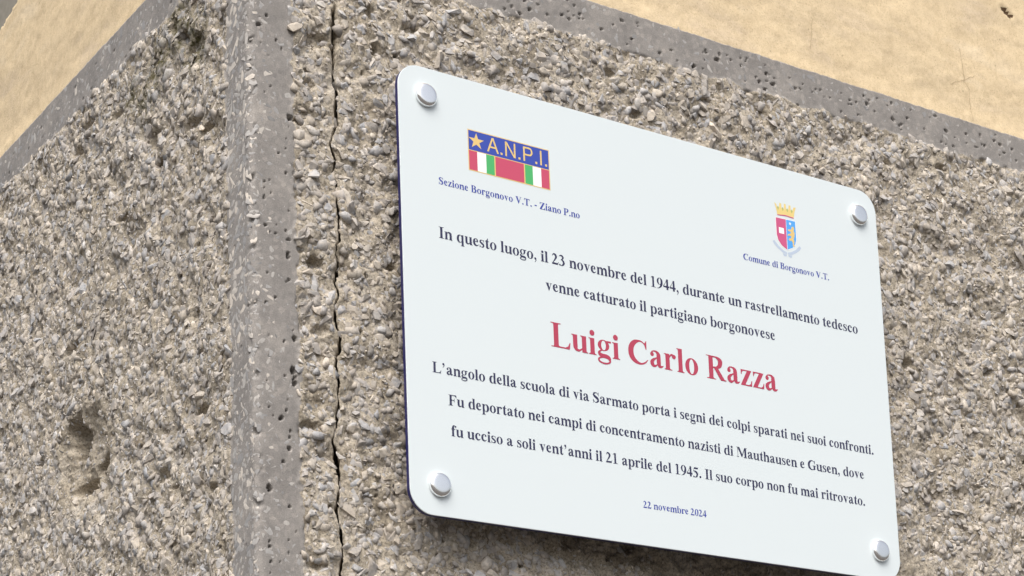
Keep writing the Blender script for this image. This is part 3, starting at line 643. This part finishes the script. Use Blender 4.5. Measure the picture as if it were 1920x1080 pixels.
def lettering(name, text, x0, x1, base, mat, parent, font=GL, em=None, sy=1.0, letter_gap=0):
    """text on the plaque plane: local x right, z up, y towards the wall"""
    pen = 0; lo = hi = None; items = []
    for ch in text:
        if ch == ' ': pen += 250; continue
        adv, comps = font[ch]; xs = [v[0] for c in comps for v in comp_geo(c)[0]]
        if lo is None: lo = pen + min(xs)
        hi = pen + max(xs); items.append((pen, comps)); pen += adv + letter_gap
    s = (x1 - x0) / (hi - lo); s_y = s if em is None else em / 1000
    V, F = [], []
    for pen, comps in items:
        for k, c in enumerate(comps):
            v2, f2 = comp_geo(c); o = len(V); y = -(.00010 + .000035 * k)
            V += [(x0 + (a + pen - lo) * s, y, base + b * s_y * sy) for a, b in v2]
            F += [[o + i for i in (f if area2(v2, f) > 0 else f[::-1])] for f in f2]
    me = bpy.data.meshes.new(name); me.from_pydata(V, [], F); me.materials.append(mat); me.update()
    o = link(name, me, parent); o['label'] = None if False else 'printed line reading "%s"' % text.replace("'", "\u2019"); return o

# ------------------------------------------------------------------ the plaque
PX0, PZ0, PW, PH, PT = 0.142118, 2.117076, 0.6, 0.431859, 0.022
M_WHITE = m_plain('white_printed_panel', (.65, .71, .73), .38, .45)
M_NAVY = m_plain('navy_panel_core', (.010, .010, .10), .30, .5)
M_INK = m_plain('dark_blue_black_ink', (.035, .037, .085), .5, .3)
M_INKB = m_plain('blue_ink', (.055, .075, .34), .5, .3)
M_RED = m_plain('red_ink', (.42, .055, .10), .5, .3)
M_EBLUE = m_plain('badge_blue', (.040, .072, .38), .45, .4)
M_ERED = m_plain('badge_red', (.53, .075, .14), .45, .4)
M_EGREEN = m_plain('badge_green', (.075, .42, .14), .45, .4)
M_EWHITE = m_plain('badge_white', (.86, .87, .86), .45, .4)
M_GOLD = m_plain('badge_gold', (.72, .52, .20), .45, .4)
M_SHRED = m_plain('shield_red', (.56, .095, .22), .45, .4)
M_SHBLUE = m_plain('shield_blue', (.09, .36, .80), .45, .4)
M_CROWN = m_plain('crown_gold', (.74, .58, .22), .45, .4)
M_LEAF = m_plain('crown_green', (.40, .45, .16), .45, .4)
M_RIB = m_plain('ribbon_grey_blue', (.46, .54, .66), .45, .4)
M_CAP, _nt, _b = new_mat('satin_steel_cap', .2, .5)
_b.inputs['Metallic'].default_value = 1.0; _b.inputs['Base Color'].default_value = (.98, .98, .98, 1)

plaque = empty('memorial_plaque', (0.134753, -0.034, 2.113052)); plaque.scale = (.99218,) * 3   # 595 mm wide, 34 mm off the wall
tag(plaque, 'white rounded rectangular memorial plaque with four steel screw caps, printed in dark blue and red', 'plaque')

def rrect(w, h, r, n=14):
    P = []
    for cx, cz, a0 in ((w - r, r, -90), (w - r, h - r, 0), (r, h - r, 90), (r, r, 180)):
        for i in range(n + 1):
            a = math.radians(a0 + 90 * i / n); P.append((cx + r * math.cos(a), cz + r * math.sin(a)))
    return P

def slab(name, y0, y1, mat, bev, inset=0.0):
    """rounded plate between y0 (front) and y1 (back) with a small bevel on the front edge"""
    rings = []
    def ring(ins, y): return [(a, y, b) for a, b in [(p[0], p[1]) for p in [(ins + q[0], ins + q[1]) for q in rrect(PW - 2 * ins, PH - 2 * ins, .0235 - ins)]]]
    rings = [ring(bev + inset, y0), ring(bev * .3 + inset, y0 + bev * .3), ring(inset, y0 + bev), ring(inset, y1)]
    n = len(rings[0]); V = sum(rings, []); F = [list(range(n))]
    for k in range(3): F += [[k * n + i, k * n + (i + 1) % n, (k + 1) * n + (i + 1) % n, (k + 1) * n + i][::-1] for i in range(n)]
    F.append([3 * n + i for i in range(n)][::-1])
    me = bpy.data.meshes.new(name); me.from_pydata(V, [], F); me.materials.append(mat); me.update(); return link(name, me, plaque)
slab('panel', 0.0, .0010, M_WHITE, .0004)['label'] = 'white printed face sheet'
slab('core', .0010, .0052, M_NAVY, .0002)['label'] = 'glossy navy blue edge of the plate'

mm = .001
lettering('inscription_line', "Sezione Borgonovo V.T. - Ziano P.no", 41.2 * mm, 201.7 * mm, 319.2 * mm, M_INKB, plaque)
lettering('inscription_line', "Comune di Borgonovo V.T.", 407.6 * mm, 525 * mm, 318.9 * mm, M_INKB, plaque)
lettering('inscription_line', "In questo luogo, il 23 novembre del 1944, durante un rastrellamento tedesco", 39.3 * mm, 561.4 * mm, 266.2 * mm, M_INK, plaque)
lettering('inscription_line', "venne catturato il partigiano borgonovese", 157.6 * mm, 444.2 * mm, 238.3 * mm, M_INK, plaque)
lettering('inscription_line', "Luigi Carlo Razza", 161.4 * mm, 443.6 * mm, 182.8 * mm, M_RED, plaque)
lettering('inscription_line', "L'angolo della scuola di via Sarmato porta i segni dei colpi sparati nei suoi confronti.", 27.4 * mm, 572.2 * mm, 134.8 * mm, M_INK, plaque)
lettering('inscription_line', "Fu deportato nei campi di concentramento nazisti di Mauthausen e Gusen, dove", 43.6 * mm, 556.2 * mm, 106.0 * mm, M_INK, plaque)
lettering('inscription_line', "fu ucciso a soli vent'anni il 21 aprile del 1945. Il suo corpo non fu mai ritrovato.", 45.6 * mm, 554.9 * mm, 77.0 * mm, M_INK, plaque)
lettering('inscription_line', "22 novembre 2024", 262.2 * mm, 340.2 * mm, 37.6 * mm, M_INKB, plaque)

def flat(name, pts, mat, parent, lvl=0, loc=None):
    """flat print, millimetres from the plaque's lower left corner"""
    y = -(.00010 + .00004 * lvl); a = sum(pts[i][0] * pts[(i + 1) % len(pts)][1] - pts[(i + 1) % len(pts)][0] * pts[i][1] for i in range(len(pts)))
    if a < 0: pts = pts[::-1]
    me = bpy.data.meshes.new(name); me.from_pydata([(p[0] * mm, y, p[1] * mm) for p in pts], [], [list(range(len(pts)))]); me.materials.append(mat); me.update()
    return link(name, me, parent)
def rect(x0, x1, z0, z1): return [(x0, z0), (x1, z0), (x1, z1), (x0, z1)]
# tricolour badge
bx0, bx1, bz0, bz1 = 74.9, 168.2, 340.7, 382.0; bm_ = (bz0 + bz1) / 2 - .1
badge = flat('badge', rect(bx0, bx1, bz0, bz1), M_GOLD, plaque); badge['label'] = 'rectangular association badge, blue above a red, white and green ribbon'
g = .9
flat('blue_field', rect(bx0 + g, bx1 - g, bm_ + g * .4, bz1 - g), M_EBLUE, badge, 1)
cols = [(0, 9.2, M_ERED), (9.2, 19.2, M_EWHITE), (19.2, 28.4, M_EGREEN), (29.6, 62.2, M_ERED), (63.4, 72.4, M_EGREEN), (72.4, 82.2, M_EWHITE), (82.2, 91.5, M_ERED)]
for a, b, m in cols: flat('ribbon_stripe', rect(bx0 + g + a, bx0 + g + b, bz0 + g, bm_ - g * .4), m, badge, 1)
flat('star', [(84.5 + (9.4 if i % 2 == 0 else 3.7) * math.cos(math.radians(90 + 36 * i)) * .95, 371.3 + (8.3 if i % 2 == 0 else 3.3) * math.sin(math.radians(90 + 36 * i))) for i in range(10)], M_GOLD, badge, 3)
lb = lettering('lettering', "A.N.P.I.", 96.3 * mm, 165.2 * mm, 364.3 * mm, M_GOLD, badge, SANS, .0205, 1.0)
lb.location = (0, -.00012, 0)
# coat of arms
arms = flat('coat_of_arms', [(454.6, 375.2), (482.3, 375.9), (482.6, 356), (480.8, 350), (476.5, 345), (468.6, 341.0), (461, 344.6), (456.3, 350), (454.6, 356)], M_EWHITE, plaque); arms['label'] = 'town coat of arms: red and blue shield under a gold mural crown'
flat('shield_half', [(455.2, 374.7), (468.9, 375.1), (468.5, 341.5), (461.4, 345), (456.8, 350.3), (455.2, 356)], M_SHRED, arms, 1)
flat('shield_half', [(469.3, 375.1), (481.8, 375.5), (482.1, 356), (480.4, 350.3), (476.3, 345.3), (469.1, 341.8)], M_SHBLUE, arms, 1)
flat('white_square', rect(458.6, 465.6, 358.2, 364.6), M_EWHITE, arms, 2)
flat('small_star', [(474.6 + (2.0 if i % 2 == 0 else .9) * math.cos(math.radians(90 + 36 * i)), 371.6 + (2.0 if i % 2 == 0 else .9) * math.sin(math.radians(90 + 36 * i))) for i in range(10)], M_EWHITE, arms, 2)
flat('rampant_lion', [(476.5, 368.2), (478.8, 369.2), (479.8, 367), (479, 364.5), (480.2, 361.5), (479.6, 358), (478.2, 355.5), (479.2, 352.5), (478.4, 349.5), (479.4, 347.2), (476.6, 347), (476.8, 350.2), (475.6, 353), (473.2, 352.2), (471.4, 353.4), (472.4, 355.0), (475.0, 355.6), (475.2, 358), (472.4, 358.2), (470.6, 357.2), (470.8, 359.2), (473, 360.2), (475.2, 361), (474.6, 363), (471.8, 362.8), (470.8, 364.2), (472.8, 365.0), (475.6, 365.4)], M_GOLD, arms, 2)
cr = flat('crown', [(457.6, 378.6), (456.4, 385), (454.2, 391.2), (457.2, 389.6), (458.6, 385.2), (460.6, 386), (461.4, 392.2), (464.0, 391.6), (464.2, 386.2), (467.2, 386.4), (467.6, 392.4), (470.3, 392.2), (470.4, 386.8), (473.4, 386.8), (474.2, 392.2), (476.8, 391.8), (476.6, 386.8), (479.0, 386.6), (480.8, 391.0), (484.0, 391.2), (481.6, 385), (480.4, 379.3), (469, 380.0)], M_CROWN, arms, 1)
flat('crown_band', [(457.6, 378.6), (469, 380.0), (480.4, 379.3), (480.3, 378.2), (469, 378.8), (457.8, 377.6)], M_SHRED, arms, 2)
for cx in (459.2, 465.6, 471.9, 478.0): flat('crown_leaf', [(cx - 1.3, 386.4), (cx, 383.4), (cx + 1.3, 386.4), (cx, 388.2)], M_LEAF, arms, 3)
for s_ in (-1, 1):
    cx = 468.6
    flat('motto_ribbon', [(cx + s_ * 19.6, 347.4), (cx + s_ * 17.4, 349.0), (cx + s_ * 11.5, 343.6), (cx + s_ * 5.5, 340.2), (cx + s_ * .6, 338.6), (cx + s_ * .6, 336.4), (cx + s_ * 6.5, 337.4), (cx + s_ * 13.2, 341.0), (cx + s_ * 17.4, 344.4)], M_RIB, arms, 0)
    flat('ribbon_tail', [(cx + s_ * 1.0, 336.0), (cx + s_ * 6.6, 336.8), (cx + s_ * 5.2, 333.6), (cx + s_ * 1.6, 334.2)], M_RIB, arms, 0)

def cap_mesh():
    prof = [(11.2, 0), (11.4, .3), (11.4, 1.6), (11.3, 2.4), (11.0, 3.1), (10.5, 3.8), (9.9, 4.3), (9.2, 4.65), (8.3, 4.9), (7, 5.05), (5.5, 5.12), (3, 5.18), (0.001, 5.2)]; n = 56; V, F = [], []
    for r, h in prof: V += [(r * mm * math.cos(2 * math.pi * i / n), -h * mm, r * mm * math.sin(2 * math.pi * i / n)) for i in range(n)]
    for k in range(len(prof) - 1): F += [[k * n + i, k * n + (i + 1) % n, (k + 1) * n + (i + 1) % n, (k + 1) * n + i] for i in range(n)]
    me = bpy.data.meshes.new('screw_cap'); me.from_pydata(V, [], F); me.materials.append(M_CAP); me.polygons.foreach_set('use_smooth', [True] * len(F)); me.update(); return me
capm = cap_mesh()
for cx, cz in ((29.6, 403.7), (573.2, 401.7), (30.9, 28.7), (571.3, 30.2)): link('screw_cap', capm, plaque, (cx * mm, -.00004, cz * mm))
# spacers that hold the plate off the rough wall
def tube(r, y0, y1, n=20):
    V = [(r * math.cos(2 * math.pi * i / n), y, r * math.sin(2 * math.pi * i / n)) for y in (y0, y1) for i in range(n)]; F = [[i, (i + 1) % n, n + (i + 1) % n, n + i] for i in range(n)] + [list(range(n)), list(range(n, 2 * n))]
    me = bpy.data.meshes.new('spacer'); me.from_pydata(V, [], F); me.materials.append(M_CAP); me.update(); return me
spm = tube(.006, .0053, .038)
for cx, cz in ((30, 402), (570, 402), (30, 30), (570, 30)): link('spacer', spm, plaque, (cx * mm, 0, cz * mm))

# ------------------------------------------------------------------ ground
def m_ground():
    m, nt, b = new_mat('worn_pavement', .9, .2); pos = position(nt)
    a = ramp(nt, noise(nt, 3, 6, .7, pos), [(.3, (.07, .065, .06)), (.7, (.12, .112, .105))]); nt.links.new(a, b.inputs['Base Color'])
    bump(nt, b, noise(nt, 90, 4, .7, pos), .5, .004); return m
me = bpy.data.meshes.new('ground'); L = 600; me.from_pydata([(-L, -L, 0), (L, -L, 0), (L, L, 0), (-L, L, 0)], [], [[0, 1, 2, 3]]); me.materials.append(m_ground()); me.update()
tag(link('ground', me), kind='structure')
